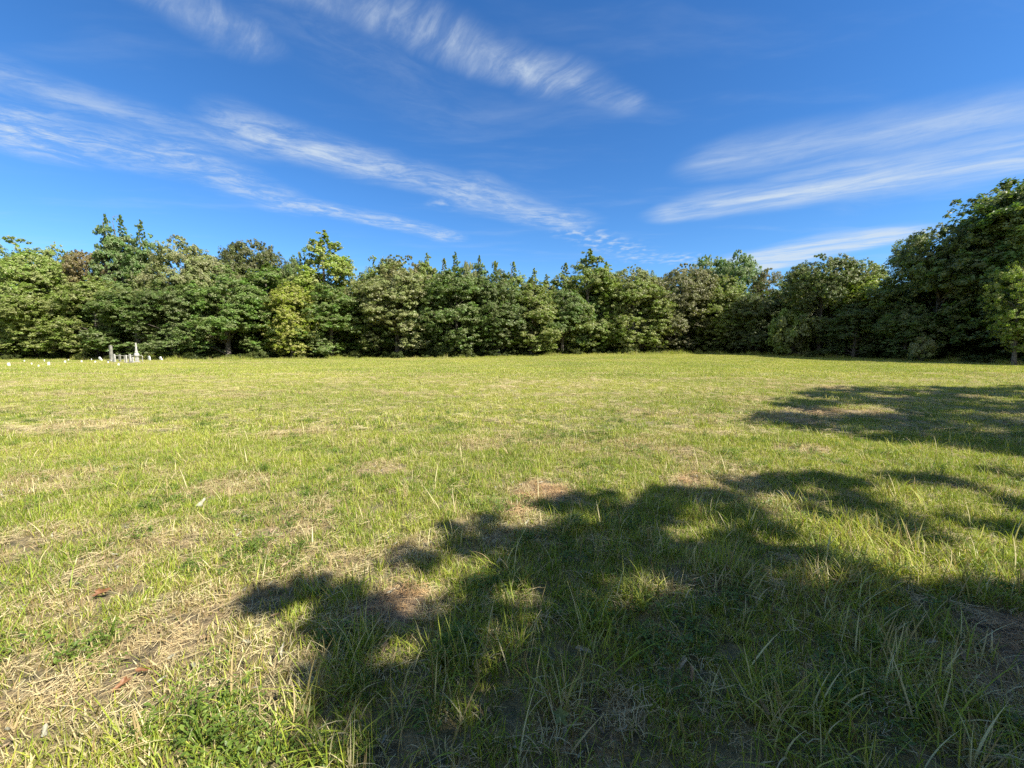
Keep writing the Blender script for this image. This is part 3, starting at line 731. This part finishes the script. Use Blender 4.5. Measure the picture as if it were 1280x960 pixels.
def scatter(rng, d0, d1, dens_, margin=1.25, extra=.6):
    """uniform points over the field between two depths, a little wider than the view"""
    A = margin * 1.28
    n = int(dens_ * (A * (d1 * d1 - d0 * d0) + 2 * extra * (d1 - d0)))
    y = np.sqrt(d0 * d0 + rng.random(n) * (d1 * d1 - d0 * d0)); x = (rng.random(n) * 2 - 1) * (A * y + extra)
    return x, y
def before_wood(x, y, m=0.3):
    px = x / np.maximum(y, .1) * F + 640
    return y < np.interp(px, [a for a, b in EDGE], [b for a, b in EDGE]) + m
def rots(rng, n, tilt=.12): return np.stack([rng.normal(size=n) * tilt, rng.normal(size=n) * tilt, rng.random(n) * 6.283], 1)
def hue_at(x, y, rng):
    h = vnoise(x, y, .7, 31, 3) * .5 + vnoise(x, y, 6, 32, 2) * .5
    return np.clip((h - .5) * 1.9 + .5 + rng.normal(size=len(x)) * .14 + .06 * sstep(6, 25, y), 0, 1)
def put(name, x, y, rng, coll, idx, s, tilt=.12, zoff=0, label=None):
    z = ground_z(x, y) + zoff; n = len(x)
    sv = np.stack([s, s, s], 1) if s.ndim == 1 else s
    return points_object(name, np.stack([x, y, z], 1), rots(rng, n, tilt), sv, idx, {'dry': dryness(x, y), 'hue': hue_at(x, y, rng)}, coll, label, 'ground cover')

# near tufts
x, y = scatter(r2, .5, 7.5, 750); dr = dryness(x, y); k = r2.random(len(x)) < 1.0 - .84 * dr
cl = vnoise(x, y, .22, 41, 2); k &= r2.random(len(x)) < .38 + 1.0 * sstep(.3, .6, cl)
x, y = x[k], y[k]; n = len(x)
ci = vnoise(x, y, .5, 42, 2); shade_long = sstep(.48, .68, ci) * .28 * sstep(-1.6, .2, x) * sstep(4.5, 3, y) + .02
long_ = r2.random(n) < shade_long
idx = np.where(long_, 8 + r2.integers(0, 5, n), r2.integers(0, 8, n))
for a_, b_, c_ in ((-.85, 1.85, .16), (-.95, 1.62, .14), (-.35, 1.95, .14), (0, 1.95, .12), (.25, 1.8, .15), (.9, 2.4, .2), (1.5, 2.75, .25), (2.3, 2.6, .2), (1.25, 1.55, .2), (2.0, 1.9, .2), (4.2, 4.2, .2), (.05, 2.6, .12), (3.1, 3.3, .25), (-1.35, 2.5, .1), (-.9, 2.5, .08)):
    near_ = (np.hypot(x - a_, y - b_) < c_) & (r2.random(n) < .45); idx = np.where(near_, 8 + r2.integers(0, 5, n), idx); long_ = long_ | near_
put('grass', x, y, r2, near_c, idx, (.65 + .6 * r2.random(n)) * (1 + .25 * long_), .15, label='short green and yellowing grass covering the field near the camera')
# middle
x, y = scatter(r2, 6.5, 24, 34); dr = dryness(x, y); k = r2.random(len(x)) < 1.0 - .75 * dr; x, y = x[k], y[k]; n = len(x)
idx = np.where(r2.random(n) < .05, 6 + r2.integers(0, 2, n), r2.integers(0, 6, n))
s = (.75 + .6 * r2.random(n)) * (.75 + .5 * vnoise(x, y, 1.2, 45, 2))
put('grass', x, y, r2, mid_c, idx, s, .06, label='mown green grass across the middle of the field')
# far
x, y = scatter(r2, 22, 80, 3.6, 1.3); k = before_wood(x, y, 1.5); x, y = x[k], y[k]; dr = dryness(x, y); k = r2.random(len(x)) < 1.0 - .7 * dr; x, y = x[k], y[k]; n = len(x)
s = np.stack([np.ones(n) * 1.1, np.ones(n) * 1.1, (.8 + .7 * r2.random(n)) * (.7 + .6 * vnoise(x, y, 3, 46, 2))], 1)
px = x / y * F + 640; ed = np.interp(px, [a for a, b in EDGE], [b for a, b in EDGE]); s[:, 2] *= 1 + 1.6 * sstep(3.0, .5, ed - y) * r2.random(n)
s[:, 2] *= 1 + 1.2 * np.exp(-((x + 47) / 4) ** 2 - ((y - 50) / 2.5) ** 2)
put('grass', x, y, r2, far_c, r2.integers(0, 6, n), s, .03, label='bright green grass of the far field up to the wood')
# rank grass and stalks at the foot of the wood
px_ = r2.random(5200) * 2000 - 360; dep = np.interp(px_, [a for a, b in EDGE], [b for a, b in EDGE]) + r2.normal(size=5200) * .8 - .3 + 1.4 * (vnoise(px_, px_ * 0, 40, 71, 2) - .5)
x = (px_ - 640) / F * dep; y = dep; n = len(x); q = .8 + 1.6 * r2.random(n) * sstep(.3, .7, vnoise(x, y, 3.5, 72, 2))
put('rank_grass', x, y, r2, mid_c, r2.integers(5, 8, n), np.stack([q * 1.1, q * 1.1, q * (1.6 + 1.8 * r2.random(n))], 1), .15, label='taller rough grass and stalks along the foot of the wood')
# straw litter
x, y = scatter(r2, .5, 7.5, 190); dr = dryness(x, y); k = r2.random(len(x)) < .10 + .52 * dr; x, y = x[k], y[k]; n = len(x)
put('straw', x, y, r2, straw_c, r2.integers(0, 8, n), .6 + .8 * r2.random(n), .06, label='loose tan straw lying between the grass tufts near the camera')
x, y = scatter(r2, 7, 26, 26); dr = dryness(x, y); k = r2.random(len(x)) < .16 + .75 * dr; x, y = x[k], y[k]; n = len(x)
put('straw', x, y, r2, straw_c, r2.integers(0, 8, n), 1.4 + 1.0 * r2.random(n), .05, .01, label='tan straw scattered over the middle of the field')
x, y = scatter(r2, .5, 9, 22); dr = dryness(x, y); k = r2.random(len(x)) < .14 + .6 * dr; x, y = x[k], y[k]; n = len(x)
put('dry_grass', x, y, r2, dead_c, r2.integers(0, 5, n), .6 + .7 * r2.random(n), .2, label='standing dried grass stems among the green near the camera')
# broadleaf weeds
x, y = scatter(r2, .6, 10, 30); v = vnoise(x, y, .55, 51, 2); k = (v > .57 - .10 * sstep(0, 1, x) * sstep(4.2, 3, y)) & (dryness(x, y) < .7); x, y = x[k], y[k]; n = len(x)
for a_, b_, c_ in ((-1.35, 1.62, .22), (-1.05, 1.48, .16), (-2.1, 3.0, .25), (-.05, 2.55, .16), (.55, 2.2, .22), (.95, 2.0, .3), (1.35, 2.35, .25), (-.3, 2.0, .15), (.25, 3.2, .2),
                   (-1.0, 2.05, .14), (1.7, 1.7, .2), (2.4, 2.9, .3), (-.1, 3.9, .2), (.65, 3.5, .2), (-2.9, 1.9, .25), (-2.2, 2.0, .15), (3.0, 3.5, .3), (-3.6, 4.0, .3)):
    q = int(75 * c_); x = np.append(x, a_ + r2.normal(size=q) * c_ * .6); y = np.append(y, b_ + r2.normal(size=q) * c_ * .5)
n = len(x)
idx = np.where(r2.random(n) < .8, r2.integers(0, 4, n), 4 + r2.integers(0, 3, n))
put('weeds', x, y, r2, weed_c, idx, .6 + .8 * r2.random(n), .1, label='small leafy green weeds in clumps among the grass')

# ------------------------------------------------------------------ the small graveyard at the far left
import bmesh
def bm_obj(name, bm, mat, parent=None, loc=None, bevel=0.0):
    if bevel: bmesh.ops.bevel(bm, geom=bm.edges[:], offset=bevel, segments=2, affect='EDGES', clamp_overlap=True)
    me = bpy.data.meshes.new(name); bm.to_mesh(me); bm.free()
    return link(name, me, mat, parent, loc)
def box_bm(bm, sx, sy, z0, z1, top=1.0, ox=0, oy=0):
    vs = [bm.verts.new((ox + a * sx / 2 * k, oy + b * sy / 2 * k, z)) for z, k in ((z0, 1), (z1, top)) for a, b in ((-1, -1), (1, -1), (1, 1), (-1, 1))]
    for f in ((3, 2, 1, 0), (4, 5, 6, 7), (0, 1, 5, 4), (1, 2, 6, 5), (2, 3, 7, 6), (3, 0, 4, 7)): bm.faces.new([vs[i] for i in f])
def slab_bm(wd, th, h, arch):
    """headstone slab with a rounded (arch > 0) top"""
    bm = bmesh.new(); pts = [(-wd / 2, 0), (-wd / 2, h - arch)]
    if arch: pts += [(-wd / 2 * math.cos(a), h - arch + arch * math.sin(a)) for a in np.linspace(.25, math.pi - .25, 9)]
    pts += [(wd / 2, h - arch), (wd / 2, 0)]
    a = [bm.verts.new((x, -th / 2, z)) for x, z in pts]; b = [bm.verts.new((x, th / 2, z)) for x, z in pts]; n = len(pts)
    bm.faces.new(a); bm.faces.new(b[::-1])
    for i in range(n): bm.faces.new((a[i], b[i], b[(i + 1) % n], a[(i + 1) % n]))
    bmesh.ops.recalc_face_normals(bm, faces=bm.faces[:]); return bm
def yard(px, dep):
    x, y = pos(px, dep); return (x, y, float(ground_z(x, y)))
def headstone(px, dep, wd, h, arch, mat, lean, label, base=True, rz=-.35, th=.11):
    e = empty('headstone', yard(px, dep), rz); e.rotation_euler = (lean[0], lean[1], rz)
    s0 = bm_obj('slab', slab_bm(wd * .85, th, h * .92, arch * .85), mat, e, (0, 0, .12 if base else -.05), .008)
    if base:
        bm = bmesh.new(); box_bm(bm, wd + .22, th + .2, -.1, .13); bm_obj('plinth', bm, M_GRANITE, e, bevel=.012)
    tag(e, label, 'gravestone', 'gravestones in the small graveyard'); return e
GY_D = 46.5
headstone(143.5, GY_D, .46, .95, .2, M_MARBLE, (0, .02), 'round topped pale headstone at the left end of the white railing')
headstone(150.5, GY_D + 1.2, .36, .92, .14, M_GRANITE, (0, 0), 'narrow grey headstone just right of the round topped pale one')
headstone(158.5, GY_D - 2.5, .20, .86, .05, M_MARBLE, (.02, .04), 'slim upright white stone left of the wide stone in front of the railing')
headstone(163.5, GY_D - 2.6, .34, 1.0, .17, M_MARBLE, (0, -.03), 'tallest pale headstone in front of the railing, near its middle')
headstone(166.3, GY_D - 2.9, .22, .62, .08, M_MARBLE, (.0, .12), 'short leaning white stone touching the tallest one in front of the railing')
headstone(128, GY_D + 5, .34, .75, .15, M_WHITE, (.15, -.62), 'white headstone leaning far over left of the grey pillar', False)
headstone(187.5, GY_D + 5.5, .46, .82, .3, M_WHITE, (.1, .12), 'bright white rounded headstone alone right of the urn topped monument', False)
headstone(203, GY_D + 6, .40, .74, .14, M_WHITE, (.1, -.42), 'white tilted headstone farthest right of the graveyard', False)
headstone(138.3, GY_D + 1, .34, .42, .1, M_MARBLE, (-.1, .3), 'low sunken white stone at the foot of the grey pillar', False)
# grey pillar
e = empty('memorial_pillar', yard(140.3, GY_D + 1.8), -.3)
bm = bmesh.new(); box_bm(bm, .62, .62, -.1, .28); bm_obj('plinth', bm, M_GRANITE, e, bevel=.02)
bm = bmesh.new(); box_bm(bm, .27, .27, .28, 1.98, .86); bm_obj('shaft', bm, M_GRANITE, e, bevel=.015)
bm = bmesh.new(); box_bm(bm, .236, .236, 1.98, 2.05, .25); bm_obj('cap', bm, M_GRANITE, e)
tag(e, 'tall plain grey stone pillar at the left end of the graveyard railing', 'monument')
# urn topped white monument
def lathe(name, prof, mat, parent, seg=14):
    bm = bmesh.new(); rings = [[bm.verts.new((r_ * math.cos(a), r_ * math.sin(a), z)) for a in np.arange(seg) / seg * 2 * math.pi] for r_, z in prof]
    for i in range(len(rings) - 1):
        for k in range(seg): bm.faces.new((rings[i][k], rings[i][(k + 1) % seg], rings[i + 1][(k + 1) % seg], rings[i + 1][k]))
    bm.faces.new(rings[0][::-1]); bm.faces.new(rings[-1])
    for f in bm.faces: f.smooth = True
    return bm_obj(name, bm, mat, parent)
e = empty('urn_monument', yard(172, GY_D - .4), .2)
bm = bmesh.new(); box_bm(bm, .40, .40, -.1, .18); box_bm(bm, .26, .26, .181, .66, .95); bm_obj('pedestal', bm, M_MARBLE, e)
lathe('urn', [(.12, .66), (.20, .70), (.24, .80), (.25, .93), (.20, 1.05), (.13, 1.12)], M_MARBLE, e)
lathe('spire', [(.135, 1.11), (.17, 1.16), (.12, 1.32), (.085, 1.6), (.07, 2.05), (.06, 2.22), (.01, 2.27)], M_MARBLE, e)
tag(e, 'white urn shaped monument carrying a slender spire, behind the railing', 'monument')
# pipe railing round the plot
e = empty('graveyard_railing', yard(162, GY_D), 0); L0 = np.array(yard(162, GY_D))
def rail(name, pts, rad):
    V, Fc = tube_arrays(np.array(pts) - L0, [rad] * len(pts), 8)
    return link(name, fast_mesh(name, V, np.array(Fc).ravel(), np.full(len(Fc), 4), None, True), M_PAINT, e)
A0 = np.array(yard(145, GY_D)); B0 = np.array(yard(179, GY_D))
def at_rail(t, z): p = A0 + (B0 - A0) * t; return (p[0], p[1], p[2] + z)
rail('rail', [at_rail(t, .80) for t in (0, .5, .97)] + [at_rail(1.0, .74), at_rail(1.02, .62)], .035)
rail('rail', [at_rail(t, .40) for t in (0, .5, .99)], .022)
for t in (0, .33, .66, 1.0): rail('post', [at_rail(t, -.2), at_rail(t, .80 if t < 1 else .68)], .035)
tag(e, 'low white pipe railing with two rails around the graves', 'railing')
# small white markers in the grass
for px, y_, sz, lab in ((11.5, 458.5, 1.5, 'brightest white marker, standing in front at the far left by the mown strip'), (31, 452.5, .9, 'small white marker, leftmost of the back row at the edge of the wood'),
        (40, 457, .9, 'small white marker in the front row, second from the left'), (48, 459, .7, 'tiny dull marker in the front row left of a brighter one'),
        (56.5, 452.4, 1.1, 'white marker of the back row between the two leftmost bright front markers'),
        (61, 457, 1.4, 'bright wide white marker of the front row, third from the left'), (81.5, 454.2, 1.2, 'white marker midway along the row, left of a smaller one behind it'),
        (86.3, 451.3, .8, 'small white marker at the dark edge of the wood near the middle of the row'), (102.5, 453.7, 1.1, 'lone white marker between the middle of the row and the leaning stone'),
        (115, 451.2, 1.0, 'white marker at the dark edge of the wood left of the leaning headstone'), (119, 454, 1.0, 'white marker in the grass below and left of the leaning headstone'),
        (135.3, 454.8, .9, 'small white marker in the grass below the grey pillar'), (148, 457.5, 1.0, 'white marker in the grass in front of the railing')):
    dep = 500 * 1.62 / (y_ - 436); dep = min(dep, 54); x, y = pos(px, dep)
    o = bm_obj('grave_marker', slab_bm(.10 * sz + .03, .07, .18 * sz + .14, .04), M_WHITE, None, (x, y, float(ground_z(x, y)) - .06), .006)
    o.rotation_euler = (float(r2.normal() * .06), float(r2.normal() * .08), float(r2.normal() * .4))
    tag(o, lab, 'grave marker', 'small white grave markers at the far left')

# ------------------------------------------------------------------ fallen leaves one can pick out
def leaf_bm(sz, lobes, curl, seed):
    rr = np.random.default_rng(seed); bm = bmesh.new(); n = 28; c = bm.verts.new((0, 0, 0)); ring = []; mid = []
    for i in range(n):
        a = i / n * 2 * math.pi
        r_ = (.5 + .06 * rr.normal()) * (1 + .28 * math.cos(lobes * a)) * (1.35 if lobes < 4 else 1.0) ** (math.cos(a) ** 2)
        def P(k):
            X = r_ * k * math.cos(a) * sz; Y = r_ * k * math.sin(a) * sz * (.62 if lobes < 4 else .95)
            return (X, Y, curl * (k ** 2) * sz * (.25 + .3 * abs(math.sin(a))) + .02 * sz * rr.normal() * k)
        mid.append(bm.verts.new(P(.55))); ring.append(bm.verts.new(P(1)))
    for i in range(n):
        j = (i + 1) % n; bm.faces.new((c, mid[i], mid[j])); bm.faces.new((mid[i], ring[i], ring[j], mid[j]))
    # stalk
    w_ = sz * .010; q = [bm.verts.new(p) for p in ((sz * .1, -w_, .003), (sz * .1, w_, .003), (sz * .85, w_ + sz * .06, .01), (sz * .85, -w_ + sz * .06, .01))]; bm.faces.new(q)
    bmesh.ops.recalc_face_normals(bm, faces=bm.faces[:])
    for f in bm.faces: f.smooth = True
    return bm
M_RUST = mat_fallen('rust_leaf', (.15, .065, .03, 1), (.30, .16, .08, 1)); M_TAN = mat_fallen('tan_leaf', (.24, .17, .10, 1), (.42, .32, .2, 1))
M_PALE = mat_fallen('pale_leaf', (.28, .27, .20, 1), (.46, .45, .35, 1)); M_GRNL = mat_fallen('green_leaf', (.12, .17, .05, 1), (.24, .29, .10, 1))
def gpos(px, y):
    dep = F * CAM_H / (y - 436); return (px - 640) / F * dep, dep
for px, y, sz, lob, m_, curl, tilt, lab in (
    (705, 948, .085, 5, M_GRNL, .3, .15, 'dull green lobed leaf lying at the bottom edge of the photo, right of the middle'),
    (865, 868, .07, 2, M_PALE, .5, .9, 'pale curled leaf standing on edge in the deep shade right of the middle'),
    (880, 885, .06, 2, M_TAN, .7, .4, 'curled tan leaf just right of the pale leaf on edge in the deep shade'),
    (735, 848, .06, 2, M_PALE, .5, .2, 'small pale grey leaf in the shade below the middle of the photo'),
    (623, 720, .05, 3, M_PALE, .4, .3, 'pale leaf in the upper part of the shade, near the centre'),
    (100, 766, .085, 3, M_RUST, .5, .35, 'large rust orange leaf in the sunlit grass at the far left'),
    (117, 898, .065, 3, M_RUST, .4, .2, 'rust orange leaf at the lower left, near the bottom edge'),
    (146, 877, .055, 2, M_RUST, .5, .2, 'smaller orange leaf right of and above the lower left rust leaf'),
    (241, 640, .10, 3, M_PALE, .6, .5, 'whitish curled leaf in the sunlit grass left of the shade'),
    (346, 721, .06, 2, M_TAN, .4, .2, 'beige leaf just above the left tip of the shade'),
    (362, 934, .06, 2, M_GRNL, .3, .5, 'bright green leaf on the straw at the bottom left of the middle'),
    (918, 729, .05, 2, M_TAN, .6, .4, 'tan leaf on the grass in the dappled shade right of the middle'),
    (1240, 852, .06, 2, M_TAN, .4, .2, 'grey tan leaf on bare ground in the shade at the far right'),
    (980, 935, .05, 2, M_TAN, .4, .2, 'light tan leaf near the bottom edge in the deep shade right'),
    (470, 845, .05, 2, M_TAN, .5, .3, 'tan leaf at the edge of the shade left of the bottom middle'),
    (1197, 835, .055, 2, M_PALE, .5, .2, 'pale leaf left of the grey tan leaf on bare ground at the far right'),
    ):
    x, yy = gpos(px, y)
    o = bm_obj('fallen_leaf', leaf_bm(sz * .72, lob, curl, int(px)), m_, None, (x, yy, float(ground_z(x, yy)) + .045))
    o.rotation_mode = 'ZXY'; o.rotation_euler = (tilt + .25, tilt * .3, px * 1.7 % 6.28); tag(o, lab, 'leaf', 'fallen leaves in the near grass')
# finer leaf litter
x, y = scatter(r2, .6, 7, 30, 1.2); k = vnoise(x, y, .8, 61, 2) * .6 + dryness(x, y) * .6 > .5; x, y = x[k], y[k]
lm = []
for i in range(5):
    bm = leaf_bm(.028, 2 + (i % 2), .6, 70 + i); me = bpy.data.meshes.new('bit'); bm.to_mesh(me); bm.free(); me.materials.append(M_TAN if i % 2 else M_PALE); lm.append(me)
put('leaf_litter', x, y, r2, proto_coll('leaf_bit', lm, M_TAN), r2.integers(0, 5, len(x)), .5 + .8 * r2.random(len(x)), .5, .02, label='crumbs of tan and grey dead leaves strewn between the grass')
